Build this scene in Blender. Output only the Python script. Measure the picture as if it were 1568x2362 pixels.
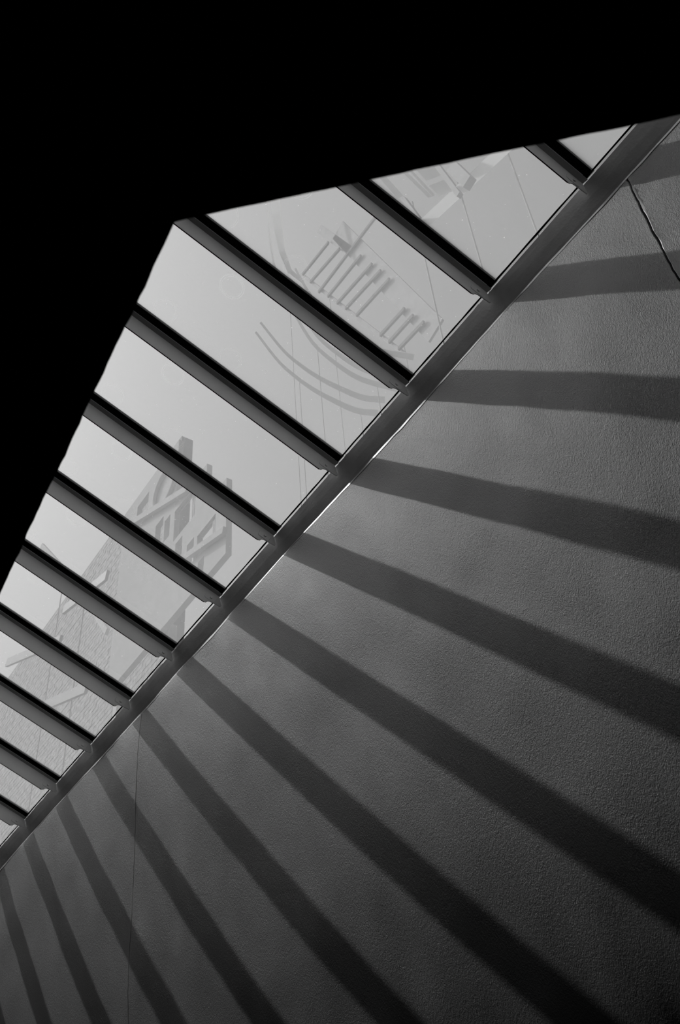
import bpy, bmesh, math, random
import numpy as np
from mathutils import Vector, Matrix

for o in list(bpy.data.objects):
    bpy.data.objects.remove(o, do_unlink=True)
SC = bpy.context.scene
COL = SC.collection

# ------------------------------------------------------------------ camera
S = 2.4            # metres from the lens to the plane of the plaster wall
EYE = 1.6          # eye height above the floor
cam_d = bpy.data.cameras.new('camera')
cam_d.sensor_fit = 'VERTICAL'
cam_d.sensor_height = 36.0
cam_d.sensor_width = 24.0
cam_d.lens = 2356.5 / 2362 * 36.0
cam_d.clip_start = 0.02
cam_d.dof.use_dof = True
cam_d.dof.focus_distance = 4.9
cam_d.dof.aperture_fstop = 9.0
cam = bpy.data.objects.new('camera', cam_d)
COL.objects.link(cam)
RX = Vector((-0.8322, 0.5505, -0.0669))     # image right
RY = Vector((-0.3365, -0.5972, -0.7281))    # image down
RZ = Vector((-0.4408, -0.5833, 0.6822))     # view direction
RZ.normalize(); RX = (RX - RZ * RX.dot(RZ)).normalized(); RY = RZ.cross(RX)
M = Matrix((RX, -RY, -RZ)).transposed().to_4x4()
M.translation = Vector((S, 0, EYE))
cam.matrix_world = M
SC.camera = cam

# ------------------------------------------------------------------ sky
TO_SUN = Vector((0.37, -0.677, 0.884)).normalized()
world = bpy.data.worlds.new('sky'); SC.world = world
world.use_nodes = True
nt = world.node_tree; nt.nodes.clear()
sky = nt.nodes.new('ShaderNodeTexSky')
sky.sky_type = 'NISHITA'
sky.sun_disc = False
sky.sun_elevation = math.asin(TO_SUN.z)
sky.sun_rotation = math.atan2(TO_SUN.x, TO_SUN.y)
sky.air_density = 1.0
sky.dust_density = 6.0
sky.ozone_density = 1.0
bw = nt.nodes.new('ShaderNodeRGBToBW')
bg = nt.nodes.new('ShaderNodeBackground')
bg.inputs['Strength'].default_value = 0.112
out = nt.nodes.new('ShaderNodeOutputWorld')
nt.links.new(sky.outputs[0], bw.inputs[0])
nt.links.new(bw.outputs[0], bg.inputs['Color'])
nt.links.new(bg.outputs[0], out.inputs['Surface'])

# ------------------------------------------------------------------ sun
sun_d = bpy.data.lights.new('sun', 'SUN')
sun_d.energy = 1.85
sun_d.angle = math.radians(0.53)
sun = bpy.data.objects.new('sun', sun_d); COL.objects.link(sun)
sun.rotation_euler = TO_SUN.to_track_quat('Z', 'Y').to_euler()
sun.location = (3, -8, 14)

# ------------------------------------------------------------------ exposure
SC.view_settings.view_transform = 'Standard'
SC.view_settings.look = 'None'
SC.view_settings.exposure = 0.0
SC.view_settings.gamma = 1.0
SC.view_settings.use_curve_mapping = False
SC.render.film_transparent = False

# ------------------------------------------------------------------ helpers
def W(x, y, z):
    """fractions of the lens-to-wall distance -> metres"""
    return Vector((x * S, y * S, z * S + EYE))

def link(o, parent=None):
    COL.objects.link(o)
    if parent is not None:
        o.parent = parent
        o.matrix_parent_inverse = parent.matrix_world.inverted() if parent.matrix_world != Matrix() else Matrix()
    return o

def mesh_obj(name, verts, faces, mat, parent=None, smooth=False):
    me = bpy.data.meshes.new(name)
    me.from_pydata([tuple(v) for v in verts], [], faces)
    me.validate(); me.update()
    if smooth:
        me.shade_smooth()
    if mat: me.materials.append(mat)
    o = bpy.data.objects.new(name, me)
    COL.objects.link(o)
    if parent is not None: o.parent = parent
    return o

def empty(name, loc=(0, 0, 0)):
    o = bpy.data.objects.new(name, None)
    o.empty_display_size = 0.1
    COL.objects.link(o); o.location = loc
    return o

def tag(o, label, cat, group=None):
    o['label'] = label; o['category'] = cat
    if group: o['group'] = group
    return o

def struct(o):
    o['kind'] = 'structure'; return o

class MB:
    def __init__(s): s.v = []; s.f = []
    def add(s, vs, fs):
        n = len(s.v); s.v += [tuple(v) for v in vs]; s.f += [tuple(i + n for i in f) for f in fs]
    def box(s, a, b):
        x0, y0, z0 = a; x1, y1, z1 = b
        s.add([(x0,y0,z0),(x1,y0,z0),(x1,y1,z0),(x0,y1,z0),(x0,y0,z1),(x1,y0,z1),(x1,y1,z1),(x0,y1,z1)],
              [(0,3,2,1),(4,5,6,7),(0,1,5,4),(1,2,6,5),(2,3,7,6),(3,0,4,7)])
    def prism(s, poly, ext):
        """closed outline (list of 3-D points) pushed along ext"""
        n = len(poly); e = Vector(ext)
        a = [Vector(p) for p in poly]; b = [p + e for p in a]
        s.add(a + b, [tuple(range(n))[::-1], tuple(range(n, 2*n))] +
              [(i, (i+1) % n, n + (i+1) % n, n + i) for i in range(n)])
    def tube(s, pts, r, seg=8, cap=True):
        pts = [Vector(p) for p in pts]; rings = []
        up = None
        for i, p in enumerate(pts):
            t = (pts[min(i+1, len(pts)-1)] - pts[max(i-1, 0)]).normalized()
            if up is None:
                up = t.orthogonal().normalized()
            up = (up - t * up.dot(t)).normalized(); w = t.cross(up)
            rings.append([p + (up * math.cos(a) + w * math.sin(a)) * r for a in [2*math.pi*k/seg for k in range(seg)]])
        vs = [q for rg in rings for q in rg]; fs = []
        for i in range(len(rings) - 1):
            for k in range(seg):
                fs.append((i*seg+k, i*seg+(k+1) % seg, (i+1)*seg+(k+1) % seg, (i+1)*seg+k))
        if cap:
            fs.append(tuple(range(seg))[::-1]); fs.append(tuple((len(rings)-1)*seg + k for k in range(seg)))
        s.add(vs, fs)
    def build(s, name, mat, parent=None, smooth=False):
        o = mesh_obj(name, s.v, s.f, mat, parent, smooth)
        bm = bmesh.new(); bm.from_mesh(o.data)
        bmesh.ops.recalc_face_normals(bm, faces=bm.faces); bm.to_mesh(o.data); bm.free()
        return o

def bevel(o, w, seg=2, ang=35):
    m = o.modifiers.new('bevel', 'BEVEL'); m.width = w; m.segments = seg
    m.limit_method = 'ANGLE'; m.angle_limit = math.radians(ang)
    return o

# ------------------------------------------------------------------ materials
def new_mat(name):
    m = bpy.data.materials.new(name); m.use_nodes = True
    n = m.node_tree.nodes; b = n['Principled BSDF']
    return m, m.node_tree, b

def grey(c): return (c, c, c, 1)

def paint(name, c, rough=0.5, spec=0.5, var=0.12, scale=6, bump=0.0):
    m, t, b = new_mat(name)
    tc = t.nodes.new('ShaderNodeTexCoord')
    nz = t.nodes.new('ShaderNodeTexNoise'); nz.inputs['Scale'].default_value = scale; nz.inputs['Detail'].default_value = 5
    t.links.new(tc.outputs['Object'], nz.inputs['Vector'])
    mr = t.nodes.new('ShaderNodeMapRange')
    mr.inputs['From Min'].default_value = 0.3; mr.inputs['From Max'].default_value = 0.7
    mr.inputs['To Min'].default_value = c * (1 - var); mr.inputs['To Max'].default_value = c * (1 + var)
    t.links.new(nz.outputs['Fac'], mr.inputs['Value'])
    t.links.new(mr.outputs[0], b.inputs['Base Color'])
    b.inputs['Roughness'].default_value = rough
    b.inputs['Specular IOR Level'].default_value = spec
    if bump:
        bp = t.nodes.new('ShaderNodeBump'); bp.inputs['Distance'].default_value = bump
        n2 = t.nodes.new('ShaderNodeTexNoise'); n2.inputs['Scale'].default_value = scale * 12
        t.links.new(tc.outputs['Object'], n2.inputs['Vector'])
        t.links.new(n2.outputs['Fac'], bp.inputs['Height']); t.links.new(bp.outputs[0], b.inputs['Normal'])
    return m

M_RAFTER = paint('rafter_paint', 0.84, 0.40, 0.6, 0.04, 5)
M_SHOULDER = paint('rafter_paint_shaded', 0.42, 0.5, 0.5, 0.06, 5)  # same paint as the web, darkened for the shade on the shoulder
M_KERB = paint('kerb_paint', 0.58, 0.38, 0.6, 0.12, 7, 0.0008)
M_GASKET = paint('black_gasket', 0.004, 0.9, 0.0, 0.1)
M_STRIP = paint('bounce_absorber', 0.12, 0.8, 0.1, 0.1)
M_LIP = paint('edge_highlight', 0.7, 0.3, 0.8, 0.05)
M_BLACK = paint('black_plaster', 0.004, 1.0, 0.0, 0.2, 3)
M_DARK = paint('dark_room_wall', 0.02, 1.0, 0.0, 0.2, 2)
M_FLOOR = paint('dark_floor', 0.03, 0.9, 0.1, 0.2, 2)
M_STEEL_OUT = paint('outdoor_steel', 0.30, 0.5, 0.5, 0.1)
M_SLAT_OUT = paint('outdoor_dark_slat', 0.25, 0.8, 0.1, 0.1)
M_WHITE_OUT = paint('outdoor_white_paint', 0.80, 0.9, 0.1, 0.05)
M_FACADE_OUT = paint('outdoor_render', 0.72, 1.0, 0.0, 0.05)
M_PALE_OUT = paint('outdoor_pale_render', 0.55, 0.8, 0.2, 0.1)
M_BRICK_OUT = paint('outdoor_pale_brick', 0.62, 0.9, 0.1, 0.25, 9)
M_MORTAR_OUT = paint('outdoor_mortar', 0.44, 0.9, 0.1, 0.1, 9)

def translucent_white():
    m = bpy.data.materials.new('outdoor_translucent_white'); m.use_nodes = True
    t = m.node_tree; t.nodes.clear()
    a = t.nodes.new('ShaderNodeBsdfTranslucent'); a.inputs[0].default_value = grey(0.98)
    d = t.nodes.new('ShaderNodeBsdfDiffuse'); d.inputs[0].default_value = grey(0.85)
    x = t.nodes.new('ShaderNodeMixShader'); x.inputs[0].default_value = 0.06
    o = t.nodes.new('ShaderNodeOutputMaterial')
    t.links.new(a.outputs[0], x.inputs[1]); t.links.new(d.outputs[0], x.inputs[2]); t.links.new(x.outputs[0], o.inputs['Surface'])
    return m
M_GLOW_OUT = translucent_white()

# plaster: fine grained roller texture in relief, semi-gloss paint
M_PLASTER, t, b = new_mat('plaster')
L = t.links
tc = t.nodes.new('ShaderNodeTexCoord')
mp = t.nodes.new('ShaderNodeMapping'); mp.inputs['Scale'].default_value = (1, 1.0, 0.62)
mp.inputs['Rotation'].default_value = (math.radians(14), 0, 0)
L.new(tc.outputs['Object'], mp.inputs['Vector'])
n1 = t.nodes.new('ShaderNodeTexNoise'); n1.inputs['Scale'].default_value = 270; n1.inputs['Detail'].default_value = 3; n1.inputs['Roughness'].default_value = 0.6
n2 = t.nodes.new('ShaderNodeTexNoise'); n2.inputs['Scale'].default_value = 105; n2.inputs['Detail'].default_value = 3
n3 = t.nodes.new('ShaderNodeTexNoise'); n3.inputs['Scale'].default_value = 1.1; n3.inputs['Detail'].default_value = 4
for n in (n1, n2): L.new(mp.outputs[0], n.inputs['Vector'])
L.new(tc.outputs['Object'], n3.inputs['Vector'])
b1 = t.nodes.new('ShaderNodeBump'); b1.inputs['Distance'].default_value = 0.0034; b1.inputs['Strength'].default_value = 1.0
b2 = t.nodes.new('ShaderNodeBump'); b2.inputs['Distance'].default_value = 0.0023; b2.inputs['Strength'].default_value = 1.0
L.new(n2.outputs['Fac'], b2.inputs['Height']); L.new(n1.outputs['Fac'], b1.inputs['Height'])
L.new(b2.outputs[0], b1.inputs['Normal']); L.new(b1.outputs[0], b.inputs['Normal'])
mr = t.nodes.new('ShaderNodeMapRange'); mr.inputs['To Min'].default_value = 0.31; mr.inputs['To Max'].default_value = 0.37
L.new(n3.outputs['Fac'], mr.inputs['Value']); L.new(mr.outputs[0], b.inputs['Base Color'])
b.inputs['Roughness'].default_value = 0.47
b.inputs['Specular IOR Level'].default_value = 0.6
M_SMOOTH = paint('trowelled_filler', 0.38, 0.30, 0.8, 0.1, 30)
M_CHIP = paint('bare_plaster_chip', 0.85, 0.9, 0.1, 0.1, 40)

# glass: clear sheet with a film of dust, sucker marks and specks of dirt
def glass_material():
    m = bpy.data.materials.new('dusty_glass'); m.use_nodes = True
    t = m.node_tree; t.nodes.clear(); L = t.links
    def nd(k, **kw):
        n = t.nodes.new(k)
        for a, v in kw.items(): setattr(n, a, v)
        return n
    def math_(op, a, b_=None, c_=None, clamp=False):
        n = nd('ShaderNodeMath', operation=op); n.use_clamp = clamp
        for i, v in enumerate((a, b_, c_)):
            if v is None: continue
            if isinstance(v, (int, float)): n.inputs[i].default_value = v
            else: L.new(v, n.inputs[i])
        return n.outputs[0]
    tc = nd('ShaderNodeTexCoord')
    P = tc.outputs['Object']
    flat = nd('ShaderNodeVectorMath', operation='MULTIPLY'); L.new(P, flat.inputs[0]); flat.inputs[1].default_value = (1, 1, 0)
    # rings left by glaziers' suckers, at the same places on every sheet
    rings = None
    for (u, y, amp) in ((1.02, -0.19, 1.0), (1.24, -0.555, 0.6), (0.81, -0.555, 0.35)):
        d = nd('ShaderNodeVectorMath', operation='DISTANCE'); L.new(flat.outputs[0], d.inputs[0]); d.inputs[1].default_value = (u, y, 0)
        for r, w in ((0.067, 0.0022), (0.057, 0.0016)):
            e = math_('SUBTRACT', d.outputs['Value'], r); e = math_('ABSOLUTE', e)
            e = math_('DIVIDE', e, w); e = math_('SUBTRACT', 1.0, e, clamp=True)
            e = math_('MULTIPLY', e, amp)
            rings = e if rings is None else math_('MAXIMUM', rings, e)
    cl = nd('ShaderNodeTexNoise'); cl.inputs['Scale'].default_value = 2.2; cl.inputs['Detail'].default_value = 6
    geo = nd('ShaderNodeNewGeometry'); L.new(geo.outputs['Position'], cl.inputs['Vector'])
    # fine streaks from wiping
    mp = nd('ShaderNodeMapping'); mp.inputs['Scale'].default_value = (4, 160, 1); mp.inputs['Rotation'].default_value = (0, 0, 0.5)
    L.new(P, mp.inputs['Vector'])
    st = nd('ShaderNodeTexNoise'); st.inputs['Scale'].default_value = 1; st.inputs['Detail'].default_value = 3; L.new(mp.outputs[0], st.inputs['Vector'])
    # specks
    sp = nd('ShaderNodeTexVoronoi'); sp.inputs['Scale'].default_value = 42; L.new(geo.outputs['Position'], sp.inputs['Vector'])
    cs = nd('ShaderNodeSeparateColor'); L.new(sp.outputs['Color'], cs.inputs[0])
    rad = math_('MULTIPLY_ADD', math_('POWER', cs.outputs[0], 6.0), 0.085, 0.028)
    speck = math_('MULTIPLY', math_('LESS_THAN', sp.outputs['Distance'], rad), math_('GREATER_THAN', cs.outputs[1], 0.35))
    h = math_('MULTIPLY_ADD', cl.outputs['Fac'], 0.14, 0.16)
    h = math_('MULTIPLY_ADD', st.outputs['Fac'], 0.06, h)
    h = math_('MULTIPLY_ADD', rings, 0.13, h)
    h = math_('MULTIPLY_ADD', speck, 0.6, h, clamp=True)
    tr = nd('ShaderNodeBsdfTransparent'); tr.inputs[0].default_value = grey(0.93)
    tl = nd('ShaderNodeBsdfTranslucent'); whiten = nd('ShaderNodeMapRange'); L.new(math_('MAXIMUM', math_('MULTIPLY', rings, 0.5), speck), whiten.inputs['Value']); whiten.inputs['To Min'].default_value = 0.74; whiten.inputs['To Max'].default_value = 1.0
    L.new(whiten.outputs[0], tl.inputs[0])
    mix = nd('ShaderNodeMixShader'); L.new(h, mix.inputs[0]); L.new(tr.outputs[0], mix.inputs[1]); L.new(tl.outputs[0], mix.inputs[2])
    gl = nd('ShaderNodeBsdfGlossy'); gl.inputs['Roughness'].default_value = 0.02
    fr = nd('ShaderNodeFresnel'); fr.inputs['IOR'].default_value = 1.45
    frs = math_('MULTIPLY', fr.outputs[0], math_('SUBTRACT', 1.0, geo.outputs['Backfacing'], clamp=True))
    mix2 = nd('ShaderNodeMixShader'); L.new(frs, mix2.inputs[0]); L.new(mix.outputs[0], mix2.inputs[1]); L.new(gl.outputs[0], mix2.inputs[2])
    o = nd('ShaderNodeOutputMaterial'); L.new(mix2.outputs[0], o.inputs['Surface'])
    return m
M_GLASS = glass_material()

# ------------------------------------------------------------------ the plaster wall
PITCH = 0.2806 * S
WALL_TOP = 1.5997 * S + EYE            # 5.44 m
GL0 = Vector((-0.011 * S, 0, 1.722 * S + EYE))   # lower edge of the glass underside
TH = math.radians(21.8)
UD = Vector((math.cos(TH), 0, math.sin(TH)))     # up the slope, into the room
ND = Vector((-math.sin(TH), 0, math.cos(TH)))    # out of the glass
def bar_y(k): return -(1.0309 + k * 0.2806) * S

class VNoise:
    def __init__(s, seed, n=64):
        s.g = np.random.RandomState(seed).rand(n, n) * 2 - 1; s.n = n
    def __call__(s, a, b_):
        i = np.floor(a).astype(int); j = np.floor(b_).astype(int)
        u = a - i; v = b_ - j; u = u*u*u*(u*(u*6-15)+10); v = v*v*v*(v*(v*6-15)+10); n = s.n
        g = s.g
        return ((g[i % n, j % n]*(1-u) + g[(i+1) % n, j % n]*u)*(1-v) + (g[i % n, (j+1) % n]*(1-u) + g[(i+1) % n, (j+1) % n]*u)*v)
NZ = [VNoise(10 + i) for i in range(8)]

SEAM_A = -5.60      # crack at the left, nearly straight
SEAM_B = -1.00      # broken crack at the right
CR = 1.0
def relief(y, z):
    """plaster surface (metres into the room)"""
    # undulations that lean the way the trowel went
    a = y * 0.94 + z * 0.34; c = -y * 0.34 + z * 0.94
    r = 0.0060 * NZ[0](a / 0.85, c / 1.5) + 0.0100 * NZ[1](a / 0.36 + 5, c / 0.85)
    r += 0.0052 * NZ[2](a / 0.15 + 3, c / 0.36) + 0.0006 * NZ[3](a / 0.06, c / 0.12)
    # bow added towards the foot, shaped so the sunlight fades lower down
    h = np.clip(WALL_TOP - 0.25 - z, 0, None)
    r -= BOW * (h ** 2) / 2 * CR + 0.135 * np.clip(WALL_TOP - 1.6 - np.clip(z, 1.9, None), 0, None) ** 3 / 3
    return r
BOW = 0.040

def jag(y0, z, seed, amp):
    return y0 + amp * NZ[seed](z * 0 + 7, z / 0.5) + amp * 0.45 * NZ[seed + 1](z * 0 + 3, z / 0.11) + amp * 0.22 * NZ[seed](z * 0 + 1, z / 0.03)

def wall_panel(y_lo, y_hi, parent, e_lo=None, e_hi=None, step=0.016, lips=(), chamfer=False):
    """one rendered slab of wall from y_lo to y_hi (functions of z) down to the floor"""
    zt = WALL_TOP
    zs = list(zt - np.array([0.0, 0.0006, 0.0015, 0.003, 0.0045, 0.006, 0.010, 0.0175, 0.028]))
    z = zs[-1]
    while z > 0: z -= step if z > 1.6 else 0.08; zs.append(max(z, 0))
    zs = np.array(zs)
    n = int((y_hi - y_lo) / step)
    s = np.linspace(0, 1, n + 1)
    # extra columns near both edges
    ex = np.array([0.0008, 0.002, 0.004, 0.007, 0.010, 0.0125, 0.016]) / (y_hi - y_lo)
    s = np.unique(np.concatenate([s, ex, 1 - ex]))
    n = len(s) - 1
    lo = e_lo(zs) if e_lo else np.full_like(zs, y_lo)
    hi = e_hi(zs) if e_hi else np.full_like(zs, y_hi)
    Y = lo[:, None] + (hi - lo)[:, None] * s[None, :]
    Z = np.repeat(zs[:, None], n + 1, 1)
    X = relief(Y, Z)
    edge_damp = np.exp(-np.clip(zt - Z, 0, None) / 0.05)
    X = X * (1 - 0.5 * edge_damp)
    # rounded arris along the top
    r = 0.006
    dz = np.clip(zt - Z, 0, r)
    X -= r - np.sqrt(np.clip(r*r - (r - dz)**2, 0, None))
    # ridges of squeezed-out filler along the cracks
    for (f, side, amp, wid, sd) in lips:
        e = (Y - lo[:, None]) if side > 0 else (hi[:, None] - Y)
        prof = amp * np.clip(0.55 + 0.9 * NZ[sd](Z * 0 + 2, Z / 0.23) + 0.35 * NZ[sd](Z * 0 + 5, Z / 0.05), 0, 1.4)
        X += prof * np.exp(-np.clip(e - 0.004, 0, None) / wid) * np.clip(e / 0.002, 0, 1)
    if chamfer:   # the broken edge of the crack
        e = Y - lo[:, None]
        wd = 0.013 * np.clip(0.65 + 0.9 * NZ[6](Z * 0 + 9, Z / 0.19) + 0.4 * NZ[7](Z * 0 + 4, Z / 0.04), 0.06, 1.3)
        X -= wd * 0.16 * np.clip(1 - e / wd, 0, 1)
        fl = np.clip(NZ[7](Y / 0.10, Z / 0.16) * 1.6 + 0.2 - np.clip(e - 0.02, 0, None) / 0.06, 0, 1)   # flaked patch
        X -= 0.0025 * (fl > 0.15) * (e > wd)
    V = np.stack([X, Y, Z], -1).reshape(-1, 3)
    m = len(zs)
    idx = np.arange(m * (n + 1)).reshape(m, n + 1)
    F = np.stack([idx[:-1, :-1], idx[1:, :-1], idx[1:, 1:], idx[:-1, 1:]], -1).reshape(-1, 4)
    # returns at both ends and on top
    V2 = []; F2 = []
    base = len(V)
    for col in (0, n):
        b0 = base + len(V2)
        for i in range(m): V2.append((min(-0.10, X[i, col] - 0.08), Y[i, col], Z[i, col]))
        for i in range(m - 1):
            q = (idx[i, col], b0 + i, b0 + i + 1, idx[i + 1, col])
            F2.append(q if col == 0 else q[::-1])
    b0 = base + len(V2)
    for j in range(n + 1): V2.append((-0.10, Y[0, j], zt))
    for j in range(n): F2.append((b0 + j, idx[0, j], idx[0, j + 1], b0 + j + 1))
    allV = np.concatenate([V, np.array(V2)])
    chip_f = ((e[:-1, :-1] < wd[:-1, :-1]) & (e[:-1, 1:] <= wd[:-1, :-1] * 1.3)).reshape(-1) if chamfer else None
    me = bpy.data.meshes.new('wall_panel')
    me.from_pydata(allV.tolist(), [], F.tolist() + F2)
    me.update()
    me.shade_smooth()
    me.set_sharp_from_angle(angle=math.radians(60)) if hasattr(me, 'set_sharp_from_angle') else None
    me.materials.append(M_PLASTER)
    if chip_f is not None:
        me.materials.append(M_SMOOTH); mi = np.zeros(len(me.polygons), dtype=np.int32); mi[:len(chip_f)] = chip_f
        me.polygons.foreach_set('material_index', mi)
    o = bpy.data.objects.new('wall_panel', me); COL.objects.link(o); o.parent = parent
    return o

Y_FAR, Y_NEAR = -11.4, 1.6
wall = struct(empty('wall_right'))
eA = lambda z: jag(SEAM_A, z, 4, 0.004)
eB = lambda z: jag(SEAM_B, z, 6, 0.008)
gapA = lambda z: 0.0055 + 0.002 * NZ[2](z * 0, z / 0.3)
gapB = lambda z: 0.010 + 0.004 * NZ[3](z * 0, z / 0.3)
wall_panel(Y_FAR, SEAM_A, wall, None, eA, 0.03, lips=((0, -1, 0.0016, 0.02, 2),))
wall_panel(SEAM_A, SEAM_B, wall, lambda z: eA(z) + gapA(z), eB, 0.014, lips=((0, 1, 0.0016, 0.012, 1), (0, -1, 0.001, 0.02, 5)))
wall_panel(SEAM_B, Y_NEAR, wall, lambda z: eB(z) + gapB(z), None, 0.014, lips=((0, 1, 0.0030, 0.014, 3),), chamfer=True)
bk = MB(); bk.box((-0.60, Y_FAR, 0), (-0.40, Y_NEAR, WALL_TOP - 0.002)); bk.box((-0.40, Y_FAR, WALL_TOP - 0.1), (-0.06, Y_NEAR, WALL_TOP - 0.002)); bk.build('wall_core', M_DARK, wall)

# plaster bead added to give the bright sunlit line on the top arris, uneven
ysb = np.arange(Y_FAR + 0.1, 0.8, 0.02); mb = MB(); vs = []
for y in ysb:
    b0 = float(relief(np.array([y]), np.array([WALL_TOP]))[0]) * 0.5
    t_ = 0.0062 + 0.0045 * float(NZ[5](np.array([y / 0.9]), np.array([4.2]))[0]) + 0.0022 * float(NZ[6](np.array([y / 0.07]), np.array([2.2]))[0])
    t_ = max(t_, 0.0012)
    vs += [(b0 + 0.0015, y, WALL_TOP - t_ * 1.5 - 0.002), (b0 + 0.0015 - 0.10 * (t_ * 1.5 + 0.005), y, WALL_TOP + 0.003), (b0 - 0.03, y, WALL_TOP + 0.003), (b0 - 0.03, y, WALL_TOP - 0.02)]
n_ = len(ysb); fs = [(i*4 + k, i*4 + (k+1) % 4, (i+1)*4 + (k+1) % 4, (i+1)*4 + k) for i in range(n_ - 1) for k in range(4)]
mb.add(vs, fs + [(0, 1, 2, 3), tuple((n_-1)*4 + k for k in (3, 2, 1, 0))])
mb.build('highlight_bead', M_SMOOTH, wall)
# small blemishes in the plaster (chips and scars seen in the photograph)
def scar(y, z, w, h, n, seed, name='plaster_chip'):
    rnd = random.Random(seed); mb = MB()
    for i in range(n):
        cy = y + rnd.gauss(0, w); cz = z + rnd.gauss(0, h); r = rnd.uniform(0.003, 0.008)
        base = float(relief(np.array([cy]), np.array([cz]))[0])
        k = 6; an = [2*math.pi*j/k + rnd.random() for j in range(k)]
        vs = [(base - 0.002, cy + math.cos(a)*r*rnd.uniform(.6, 1.3), cz + math.sin(a)*r*rnd.uniform(.8, 2.0)) for a in an]
        vs.append((base + rnd.uniform(0.0004, 0.0014), cy, cz))
        mb.add(vs, [(j, (j+1) % k, k) for j in range(k)] + [tuple(range(k))[::-1]])
    o = mb.build(name, M_PLASTER, wall); o['kind'] = 'stuff'
    return o
scar(-3.995, 3.662 + EYE, 0.012, 0.028, 34, 1)
scar(-1.238, 3.728 + EYE, 0.045, 0.03, 22, 2)
scar(-1.368, 2.537 + EYE, 0.006, 0.006, 4, 3)
scar(-2.47, 1.81 + EYE, 0.02, 0.02, 4, 4)

# ------------------------------------------------------------------ kerb between wall head and glass
def long_profile(name, prof, mat, y0, y1, step=0.12, wob=0.0006, seed=1, parent=None):
    """profile [(x,z)] swept along the wall with a slight hand-made waver"""
    ys = np.arange(y0, y1 + step, step); n = len(prof); vs = []; fs = []
    rnd = random.Random(seed)
    for y in ys:
        for (x, z) in prof: vs.append((x + rnd.uniform(-wob, wob), y, z + rnd.uniform(-wob, wob)))
    for i in range(len(ys) - 1):
        for k in range(n):
            fs.append((i*n + k, i*n + (k+1) % n, (i+1)*n + (k+1) % n, (i+1)*n + k))
    fs.append(tuple(range(n))[::-1]); fs.append(tuple((len(ys)-1)*n + k for k in range(n)))
    mb = MB(); mb.add(vs, fs)
    return mb.build(name, mat, parent)

Y0, Y1 = -11.3, 0.9
kerb = tag(empty('kerb_beam', (0, Y0, 0)), 'grey painted kerb beam running diagonally between the glass and the plaster wall', 'beam')
def kx(fx, fz): return (fx * S, fz * S + EYE)
kp = [kx(-0.0135, 1.7145), kx(-0.0185, 1.702), kx(-0.0250, 1.6875), kx(-0.0350, 1.668), kx(-0.052, 1.640), kx(-0.072, 1.601), kx(-0.10, 1.601), kx(-0.10, 1.7145)]
o = long_profile('beam_face', kp, M_KERB, Y0, Y1, 0.2, 0.0004, 2); o.parent = kerb; o.matrix_parent_inverse = Matrix.Translation((0, -Y0, 0))
def glass_pt(u, d, y=0.0):
    """u metres up the slope from the lower edge, d metres below the glass"""
    p = GL0 + UD * u - ND * d; return Vector((p.x, y, p.z))
gp = [(glass_pt(-0.004, -0.001)), glass_pt(0.004, -0.001), glass_pt(0.004, 0.004), glass_pt(-0.004, 0.004)]
o = long_profile('edge_gasket', [(p.x, p.z) for p in gp], M_GASKET, Y0, Y1, 0.07, 0.0011, 5); o.parent = kerb; o.matrix_parent_inverse = Matrix.Translation((0, -Y0, 0))
sg = MB(); sg.box((-0.26, Y0, WALL_TOP - 0.0015), (-0.024, Y1, WALL_TOP + 0.0025))  # unseen dark strip added on the ledge to cut bounced sunlight
o = sg.build('bounce_absorber', M_STRIP, kerb); o.matrix_parent_inverse = Matrix.Translation((0, -Y0, 0))
# bits of old sealant in the slot between gasket and beam
rnd = random.Random(9); mb = MB()
for i in range(70):
    y = rnd.uniform(-9, -0.3); l = rnd.uniform(0.005, 0.05)
    p = W(-0.0145, 0, 1.7145)
    mb.box((p.x - 0.012, y, p.z - 0.002), (p.x + 0.0, y + l, p.z + rnd.uniform(0.001, 0.008)))
o = mb.build('sealant', M_GASKET, kerb); o.matrix_parent_inverse = Matrix.Translation((0, -Y0, 0)); o['kind'] = 'stuff'

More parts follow.
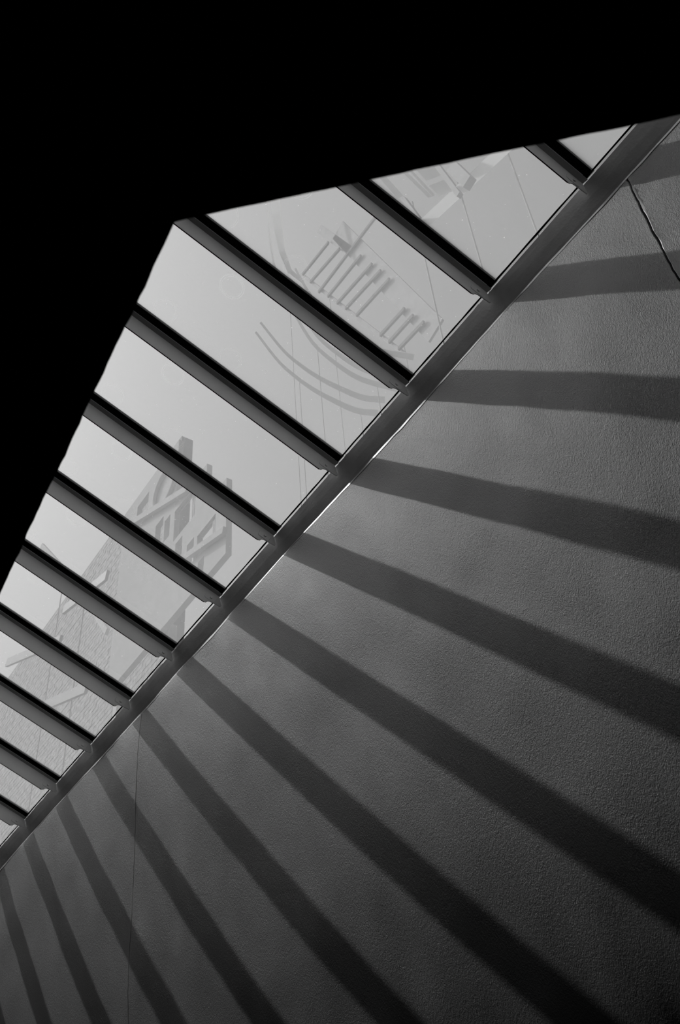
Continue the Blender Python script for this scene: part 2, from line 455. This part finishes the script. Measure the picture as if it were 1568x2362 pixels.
# ------------------------------------------------------------------ rafters
RAFT_LEN = 0.74 * S / math.cos(TH)
def RP(u, d, w=0.0):
    """point in a rafter's own frame: u up the slope, d below the glass, w towards the near side"""
    p = UD * u - ND * d; return Vector((p.x, w, p.z))
S_ = S
def make_rafter():
    root = empty('steel_rafter')
    w_b, w_a, w_m = 0.0, -0.0152 * S_, -0.0262 * S_     # black corner / bright arris / web
    dA, dB, dC = 0.0057 * S_, 0.0085 * S_, 0.0537 * S_
    u1 = RAFT_LEN
    # black flange with its gasket, tight under the glass
    mb = MB()
    sec = [(0.0, 0.0), (-0.0352 * S_, 0.0), (-0.0352 * S_, 0.004), (-0.0290 * S_, 0.006), (w_a, dA), (0.0, 0.003)]
    mb.prism([RP(-0.004, d, w) for (w, d) in sec], UD * (u1 + 0.004))
    mb.build('flange', M_GASKET, root)
    # arris: the light it catches is put in as a pale strip
    mb = MB(); sec = [(w_a + 0.0012, dA - 0.0010), (w_a - 0.002, dA - 0.0010), (w_a - 0.002, dA + 0.0012), (w_a + 0.0004, dA + 0.0012)]
    mb.prism([RP(0.022, d, w) for (w, d) in sec], UD * (u1 - 0.022)); mb.build('lip', M_LIP, root)
    # folded web: sloping shoulder, then the deep face; its tail is notched over the kerb
    th = 0.005
    def u_at(x, z):   # fraction coordinates -> (u, d)
        v = Vector((x * S_, 0, z * S_ + EYE)) - Vector((GL0.x, 0, GL0.z)); return v.dot(UD), -v.dot(ND)
    tail_top = u_at(-0.0130, 1.7120); tail_bot = u_at(-0.0126, 1.6826)
    n1_ = u_at(0.0181, 1.6890); n2_ = u_at(0.0247, 1.6876); n3_ = u_at(0.0288, 1.6833); n4_ = u_at(0.0333, 1.6826)
    n4_ = (n4_[0], dC)
    mb = MB()
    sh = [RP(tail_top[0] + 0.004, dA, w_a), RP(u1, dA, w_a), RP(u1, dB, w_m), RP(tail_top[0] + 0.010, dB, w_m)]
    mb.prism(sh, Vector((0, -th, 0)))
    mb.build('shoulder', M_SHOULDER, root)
    def wf(d): return w_m + (d - dB) / (dC - dB) * (-0.0029 * S_)
    out_ = [(tail_top[0] + 0.012, dB), (u1, dB), (u1, dC), n4_, n3_, n2_, n1_, tail_bot, (tail_bot[0] - 0.003, tail_bot[1] - 0.012)]
    mb = MB(); mb.prism([RP(u, d, wf(d)) for (u, d) in out_], Vector((0, -th, 0)))
    o = mb.build('web', M_RAFTER, root); bevel(o, 0.0012, 2)
    # black strip along the very bottom
    mb = MB(); mb.prism([RP(n4_[0] + 0.004, dC - 0.001, wf(dC) - 0.001), RP(u1, dC - 0.001, wf(dC) - 0.001), RP(u1, dC + 0.002, wf(dC) - 0.001), RP(n4_[0] + 0.004, dC + 0.002, wf(dC) - 0.001)], Vector((0, -th * 0.9, 0)))
    mb.build('bottom_edge', M_GASKET, root)
    # cleat and bolt at the tail
    cu, cd = 0.0465, 0.0705
    pts = []
    hw, hh, rr = 0.038, 0.023, 0.011
    for (sx, sy, a0) in ((1, 1, 0), (-1, 1, 90), (-1, -1, 180), (1, -1, 270)):
        for q in range(4):
            a = math.radians(a0 + q * 30)
            pts.append((cu + sx * (hw - rr) + math.cos(a) * rr, cd + sy * (hh - rr) + math.sin(a) * rr))
    mb = MB(); mb.prism([RP(u, d, wf(d)) for (u, d) in pts], Vector((0, 0.0022, 0)))
    cleat = mb.build('cleat', M_RAFTER, root); bevel(cleat, 0.0008, 1)
    mb = MB(); c = [(cu - 0.004 + 0.009 * math.cos(a), cd + 0.009 * math.sin(a)) for a in [math.pi/3*i for i in range(6)]]
    mb.prism([RP(u, d, wf(cd) + 0.0022) for (u, d) in c], Vector((0, 0.006, 0)))
    bolt = mb.build('bolt', M_RAFTER, cleat); bevel(bolt, 0.001, 1)
    # pressure cap on top of the glass
    mb = MB(); mb.prism([RP(-0.01, d, w) for (w, d) in ((0.004, -0.013), (-0.084, -0.013), (-0.080, -0.022), (-0.004, -0.022))], UD * (u1 + 0.01))
    mb.build('outer_cap', M_STEEL_OUT, root)
    return root
def copy_tree(o, parent=None):
    c = o.copy(); COL.objects.link(c)
    if parent is not None: c.parent = parent
    for ch in list(o.children): copy_tree(ch, c)
    return c
proto = make_rafter()
ords = ['first', 'second', 'third', 'fourth', 'fifth', 'sixth', 'seventh', 'eighth', 'ninth', 'tenth', 'eleventh', 'twelfth']
K0, K1 = -3, 13
for k in range(K0, K1 + 1):
    r = proto if k == K0 else copy_tree(proto)
    r.location = (GL0.x, bar_y(k), GL0.z)
    if k == -3: lab = 'grey steel rafter hidden behind the black ceiling, just past the upper right corner'
    elif k == -2: lab = 'shortest visible grey rafter, first from the upper right end of the skylight'
    elif k <= 8: lab = 'grey steel rafter with black flange, %s counted from the upper right end of the skylight' % ords[k + 2]
    else: lab = 'grey steel rafter beyond the left edge of the frame, %s after the last visible one' % ords[k - 9]
    tag(r, lab, 'rafter', 'steel rafters under the skylight glass')

# ------------------------------------------------------------------ glazing
skyl = struct(empty('window_1', tuple(GL0)))
pw = PITCH - 0.004
mb = MB()
mb.box((0.0, -pw, 0.0), (RAFT_LEN, 0.0, 0.010))
pane0 = None
for k in range(K0, K1 + 1):
    if pane0 is None:
        pane0 = mb.build('glass_pane', M_GLASS, skyl); p = pane0
    else:
        p = pane0.copy(); COL.objects.link(p); p.parent = skyl
    p.location = (0.0, bar_y(k) - 0.0176 * S - 0.002, 0.0)
    p.rotation_euler = (0, -TH, 0)
o = None

# ------------------------------------------------------------------ dark ceiling with the opening, room shell
def ceiling():
    z = 0.44 * S + EYE
    A = W(0, 0.635, .44); B = W(.897, -.246, .44); C_ = W(.897 - .0872 * 4.5, -.246 - 4.5, .44)
    def edge(p, q, n, amp, seed):
        r = random.Random(seed); out_ = []; nrm = Vector((-(q - p).y, (q - p).x, 0)).normalized()
        v = 0.0
        for i in range(n):
            f = i / n; v = 0.7 * v + r.uniform(-amp, amp)
            out_.append(p.lerp(q, f) + nrm * (v if 0 < i else 0))
        return out_
    # finely chipped edges near the corner
    C1 = B.lerp(C_, 0.12); A1 = B.lerp(A, 0.35)
    lst = edge(A, A1, 12, 0.0004, 1) + edge(A1, B, 60, 0.0006, 2) + edge(B, C1, 80, 0.0010, 3) + edge(C1, C_, 12, 0.0004, 4) + [C_]
    lst += [Vector((5.8, C_.y, z)), Vector((5.8, 3.4, z)), Vector((0.0, 3.4, z))]
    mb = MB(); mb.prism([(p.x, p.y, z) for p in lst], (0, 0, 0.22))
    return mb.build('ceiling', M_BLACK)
struct(ceiling())
YF = -11.4
def box_obj(name, a, b_, m):
    mb = MB(); mb.box(a, b_); return struct(mb.build(name, m))
box_obj('floor', (-0.3, YF - 0.2, -0.15), (6.0, 3.6, 0.0), M_FLOOR)
box_obj('wall_left', (5.8, YF, 0.0), (6.0, 3.4, 2.66), M_DARK)
box_obj('wall_near', (-0.3, 3.4, 0.0), (6.0, 3.6, 7.2), M_DARK)
box_obj('wall_far', (-0.3, YF - 0.2, 0.0), (6.0, YF, 7.2), M_DARK)
# wall that rises from the ceiling slab to the head of the skylight
xh = GL0.x + RAFT_LEN * math.cos(TH)
mb = MB(); mb.prism([(xh, YF, GL0.z + RAFT_LEN * math.sin(TH) - 0.02), (4.6, YF, 5.4), (4.6, YF, 5.6), (xh, YF, GL0.z + RAFT_LEN * math.sin(TH) + 0.18)], (0, 3.4 - YF, 0))
struct(mb.build('roof', M_DARK))
box_obj('wall_upper', (4.4, YF, 2.66 + 0.22), (4.6, 3.4, 5.7), M_DARK)
# roof past the glazed bays, and the wall past the near end of the plaster
yn = bar_y(K0) - 0.0176 * S
mb = MB(); mb.prism([glass_pt(-0.05, -0.02, yn), glass_pt(RAFT_LEN + 0.2, -0.02, yn), glass_pt(RAFT_LEN + 0.2, -0.15, yn), glass_pt(-0.05, -0.15, yn)], (0, 3.4 - yn, 0))
struct(mb.build('roof_near', M_DARK))
box_obj('trim_1', (-0.3, yn + 0.0, WALL_TOP + 0.001), (-0.12, 3.4, GL0.z + 0.02), M_DARK)

# ------------------------------------------------------------------ things added outside to give the faint shapes in the dusty glass
ROOF_Z = WALL_TOP - 0.12
XO = -1.92
XP = XO
def PO(y, z, dx=0.0):
    f = (S - XP) / (S - XO)
    return Vector((XP + dx, y * f, z * f + EYE))
box_obj('roof_adjacent', (-7.0, -26.0, ROOF_Z - 0.2), (-0.62, 2.0, ROOF_Z), M_STEEL_OUT)

def bar(p, q, w, t, name, mat, parent):
    """flat bar from p to q, w wide in the y-z plane, t thick"""
    p = Vector(p); q = Vector(q); d = (q - p).normalized(); n = Vector((1, 0, 0)).cross(d).normalized()
    mb = MB(); mb.prism([p + n*w/2, q + n*w/2, q - n*w/2, p - n*w/2], (t, 0, 0))
    return mb.build(name, mat, parent)
SHEET_N = Vector((-0.33, -0.50, 0.80)).normalized()  # added strips face this way so sunlight from behind brightens them
def sheet(pts, w, name, parent, inv_):
    """thin translucent strip along pts, turned flat to the sky above it"""
    pts = [Vector(p) for p in pts]; vs = []
    for i, p in enumerate(pts):
        d = (pts[min(i+1, len(pts)-1)] - pts[max(i-1, 0)]).normalized(); a = d.cross(SHEET_N).normalized()
        ww = w(i / (len(pts) - 1)) if callable(w) else w
        vs += [p - a * ww / 2, p + a * ww / 2]
    n = len(pts)
    me_v = vs; me_f = [(i*2, i*2+1, i*2+3, i*2+2) for i in range(n-1)]
    o = mesh_obj(name, me_v, me_f, M_GLOW_OUT, parent); o.matrix_parent_inverse = inv_
    return o
def post(y, z, parent, r=0.004, dx=-0.06, mat=None):
    mb = MB(); q = PO(y, z, dx); mb.tube([q, Vector((q.x, q.y, ROOF_Z - 0.02))], r, 8)
    return mb.build('post', mat or M_PALE_OUT, parent)

# gantry added behind the first full pane
g = tag(empty('ghost_gantry', (XO, -3.4, ROOF_Z)), 'added pale struts and white lamp housing that give faint shapes in the second pane from the upper right', 'lamp')
inv = Matrix.Translation((-XO, 3.4, -ROOF_Z))
parts = [sheet([PO(-3.86, 9.20), PO(-2.60, 8.81)], 0.11, 'strut', g, inv),
         sheet([PO(-4.36, 11.1, .07), PO(-4.03, 9.92, .07)], 0.07, 'strut', g, inv),
         bar(PO(-4.03, 9.92), PO(-3.86, 9.20), 0.05, 0.05, 'strut', M_STEEL_OUT, g),
         sheet([PO(-3.70, 10.25, .08), PO(-3.51, 9.51, .08)], 0.17, 'lamp_housing', g, inv),
         sheet([PO(-3.49, 9.39, .08), PO(-3.40, 9.04, .08)], 0.17, 'lamp_housing', g, inv),
         sheet([PO(-3.88, 10.2, .08), PO(-3.62, 9.3, .08)], 0.04, 'rail', g, inv),
         sheet([PO(-3.82, 10.2, .08), PO(-3.57, 9.25, .08)], 0.03, 'rail', g, inv),
         bar(PO(-3.21, 9.21, .08), PO(-3.08, 8.70, .08), 0.12, 0.08, 'lamp_housing', M_PALE_OUT, g),
         bar(PO(-3.58, 10.3), PO(-3.30, 8.9), 0.05, 0.05, 'rail', M_STEEL_OUT, g),
         post(-3.35, 9.3, g, 0.009), post(-4.0, 9.9, g, 0.009), post(-2.7, 8.84, g, 0.009)]
for o in parts: o.matrix_parent_inverse = inv

XP = -2.9
# slats added behind the third pane
g = tag(empty('ghost_slats', (XO, -5.0, ROOF_Z)), 'added screen of thin parallel bars for the faint stripes in the third pane from the upper right', 'screen')
inv = Matrix.Translation((-XO, 5.0, -ROOF_Z))
lo = [(-6.02, 11.07), (-5.87, 10.71), (-5.72, 10.31), (-5.55, 10.01), (-5.39, 9.68), (-5.25, 9.41), (-5.08, 9.08), (-4.75, 8.35), (-4.64, 8.11), (-4.52, 7.87)]
hi = [(-5.43, 11.0), (-5.23, 10.59), (-4.51, 10.29), (-4.87, 9.96), (-4.71, 9.58), (-4.59, 9.3), (-4.48, 9.0), (-4.34, 8.31), (-4.24, 8.08), (-4.12, 7.83)]
for a, b_ in zip(lo, hi):
    bar(PO(*a), PO(*b_), 0.055, 0.03, 'slat', M_SLAT_OUT, g).matrix_parent_inverse = inv
for (a, b_, w, nm) in (((-6.10, 11.2), (-4.45, 7.7), 0.05, 'side_rail'), ((-5.25, 11.05), (-4.02, 7.6), 0.30, 'board'), ((-5.62, 11.6), (-5.05, 10.3), 0.14, 'board')):
    bar(PO(*a, dx=-.04), PO(*b_, dx=-.04), w, 0.03, nm, M_PALE_OUT, g).matrix_parent_inverse = inv
for (y, z) in ((-5.6, 10.1), (-4.5, 8.0)): post(y, z, g).matrix_parent_inverse = inv

XP = -2.35
# white band added for the bright streak in the third pane
g = tag(empty('ghost_band', (XO, -6.4, ROOF_Z)), 'added curved white band for the bright streak in the third pane, close to the black ceiling', 'hoop')
inv = Matrix.Translation((-XO, 6.4, -ROOF_Z))
pts = [(-6.60, 14.2), (-6.59, 13.38), (-6.56, 12.9), (-6.49, 12.24), (-6.33, 11.56), (-6.05, 10.95)]
sheet([PO(*q) for q in pts], lambda f: 0.17 * (1 - 0.75 * f), 'band', g, inv)
sheet([PO(y - 0.22, z) for y, z in pts], 0.03, 'strip', g, inv)
for (y, z) in ((-6.45, 12.0),): post(y, z, g).matrix_parent_inverse = inv

XP = XO
# curved double strips added behind the fourth pane
def smooth_pts(pts, n=6):
    P_ = [np.array(p, float) for p in pts]; P_ = [2*P_[0]-P_[1]] + P_ + [2*P_[-1]-P_[-2]]; o_ = []
    for i in range(1, len(P_) - 2):
        for k in range(n):
            t_ = k / n; a, b1_, c, d = P_[i-1:i+3]
            o_.append(0.5*((2*b1_) + (-a+c)*t_ + (2*a-5*b1_+4*c-d)*t_**2 + (-a+3*b1_-3*c+d)*t_**3))
    o_.append(P_[-2]); return o_
def rails(label, pts, offs, r, posts, name='ghost_rails'):
    g = tag(empty(name, (XO, pts[0][0], ROOF_Z)), label, 'rail')
    inv = Matrix.Translation((-XO, -pts[0][0], -ROOF_Z))
    sp = smooth_pts(pts)
    for of in offs:
        sheet([PO(p[0] + of, p[1] + of * 0.5) for p in sp], lambda f: r * (1.0 + 1.2 * f), 'rail', g, inv)
    for (y, z) in posts: post(y, z, g).matrix_parent_inverse = inv
rails('added pair of white curved rails for faint curves low across the fourth pane from the upper right',
      [(-7.23, 11.27), (-6.71, 10.09), (-6.35, 9.4), (-6.02, 8.83), (-5.68, 8.3), (-5.3, 7.75), (-4.97, 7.38)], (0, 0.13), 0.030, ((-6.35, 9.4), (-5.3, 7.75)))
XP = -1.5
rails('added bundle of thin white rails for faint curves close under the third visible rafter',
      [(-6.5, 11.3), (-6.27, 10.53), (-5.95, 9.6), (-5.58, 8.83), (-5.17, 8.11), (-4.65, 7.41)], (0, 0.09, 0.17, 0.30), 0.024, ((-5.95, 9.6), (-5.0, 7.9)))

XP = XO
# facade with window openings added behind the sixth pane
g = tag(empty('ghost_facade', (XO, -9.6, ROOF_Z)), 'added pale facade with window openings for faint squares in the sixth pane from the upper right', 'building')
inv = Matrix.Translation((-XO, 9.6, -ROOF_Z))
open_ = [(-9.48, -8.85, 9.22, 9.78), (-8.76, -8.27, 8.38, 8.76), (-10.85, -10.45, 10.5, 11.0), (-10.10, -9.85, 9.55, 10.0), (-9.80, -9.62, 9.45, 9.85),
         (-9.40, -9.20, 8.80, 9.12), (-9.05, -8.85, 8.42, 8.82), (-8.72, -8.55, 8.05, 8.28)]
ys = sorted({-11.35, -8.0} | {v for q in open_ for v in q[:2]}); zs_ = sorted({7.9, 9.15, 9.9, 11.25} | {v for q in open_ for v in q[2:]})
mb = MB()
for i in range(len(ys) - 1):
    for j in range(len(zs_) - 1):
        cy, cz = (ys[i] + ys[i+1]) / 2, (zs_[j] + zs_[j+1]) / 2
        if any(a < cy < b_ and c < cz < d for a, b_, c, d in open_): continue
        if (cy > -9.48 and cz > 9.9) or (cy > -8.5 and cz > 9.15): continue      # stepped gable
        mb.box((XO - 0.08, ys[i], zs_[j] + EYE), (XO, ys[i+1], zs_[j+1] + EYE))
mb.build('wall', M_FACADE_OUT, g).matrix_parent_inverse = inv
for a, b_, c, d in open_[:2]:
    mb = MB()
    for k in range(1, 4):
        y = a + (b_ - a) * (0.72 + 0.07 * k); mb.box((XO - 0.05, y - 0.012, c + EYE), (XO - 0.02, y + 0.012, d + EYE))
    mb.box((XO - 0.05, a, c + EYE), (XO - 0.02, b_, c + 0.03 + EYE)); mb.box((XO - 0.05, a, d - 0.03 + EYE), (XO - 0.02, b_, d + EYE))
    mb.build('window', M_PALE_OUT, g).matrix_parent_inverse = inv
for (p, q, w) in (((-11.1, 10.78), (-9.01, 9.8), 0.10), ((-8.92, 8.53), (-7.95, 8.2), 0.09)):
    bar(PO(*p, dx=.01), PO(*q, dx=.01), w, 0.06, 'ledge', M_PALE_OUT, g).matrix_parent_inverse = inv
mb = MB(); mb.tube([PO(-9.82 + 0.33 * math.cos(a), 10.52 + 0.33 * math.sin(a), .03) for a in [2*math.pi*i/28 for i in range(29)]], 0.03)
mb.build('round_moulding', M_PALE_OUT, g).matrix_parent_inverse = inv
for y in (-11.2, -9.7):
    mb = MB(); mb.box((XO - 0.20, y - 0.06, ROOF_Z - 0.02), (XO - 0.08, y + 0.06, 8.0 + EYE)); mb.build('pier', M_WHITE_OUT, g).matrix_parent_inverse = inv

# brickwork added far behind the panes on the left
XB = -3.2
g = tag(empty('ghost_bricks', (XB, -17.0, ROOF_Z)), 'added pale brick wall for the faint grid in the panes at the left edge', 'wall')
inv = Matrix.Translation((-XB, 17.0, -ROOF_Z))
yb0, yb1, zb1 = -24.0, -12.2, 14.6 + EYE
mb = MB(); mb.box((XB - 0.25, yb0, ROOF_Z - 0.02), (XB - 0.012, yb1, zb1)); mb.build('mortar', M_MORTAR_OUT, g).matrix_parent_inverse = inv
mb = MB(); rnd = random.Random(4); bl, bh, j = 0.23, 0.105, 0.014; row = 0; z = ROOF_Z + 2.2
while z + bh < zb1:
    y = yb0 + (bl / 2 if row % 2 else 0)
    while y + bl < yb1:
        f = rnd.uniform(-0.004, 0.004)
        mb.add([(XB + f, y, z), (XB + f, y + bl - j, z), (XB + f, y + bl - j, z + bh - j), (XB + f, y, z + bh - j),
                (XB - 0.02, y, z), (XB - 0.02, y + bl - j, z), (XB - 0.02, y + bl - j, z + bh - j), (XB - 0.02, y, z + bh - j)],
               [(0,1,2,3), (0,4,5,1), (1,5,6,2), (2,6,7,3), (3,7,4,0)])
        y += bl
    z += bh; row += 1
o = mb.build('bricks', M_BRICK_OUT, g); o.matrix_parent_inverse = inv; o['kind'] = 'stuff'

# braced mast added in front of the brickwork
g = tag(empty('ghost_mast', (XO, -12.9, ROOF_Z)), 'added thin mast with dark braces for faint diagonals in the left panes', 'mast')
inv = Matrix.Translation((-XO, 12.9, -ROOF_Z))
bar(PO(-15.66, 13.9), PO(-12.92, 10.84), 0.10, 0.05, 'brace', M_WHITE_OUT, g).matrix_parent_inverse = inv
bar(PO(-12.92, 10.84), PO(-11.5, 9.04), 0.10, 0.05, 'brace', M_WHITE_OUT, g).matrix_parent_inverse = inv
bar(PO(-13.44, 10.74, .06), PO(-11.6, 10.15, .06), 0.16, 0.05, 'brace', M_STEEL_OUT, g).matrix_parent_inverse = inv
bar(PO(-14.4, 9.3, .06), PO(-11.9, 8.3, .06), 0.16, 0.05, 'brace', M_STEEL_OUT, g).matrix_parent_inverse = inv
bar(PO(-16.4, 11.5, .06), PO(-13.4, 10.1, .06), 0.16, 0.05, 'brace', M_STEEL_OUT, g).matrix_parent_inverse = inv
for (y, z) in ((-12.9, 10.84), (-14.2, 12.2)): post(y, z, g, 0.009).matrix_parent_inverse = inv
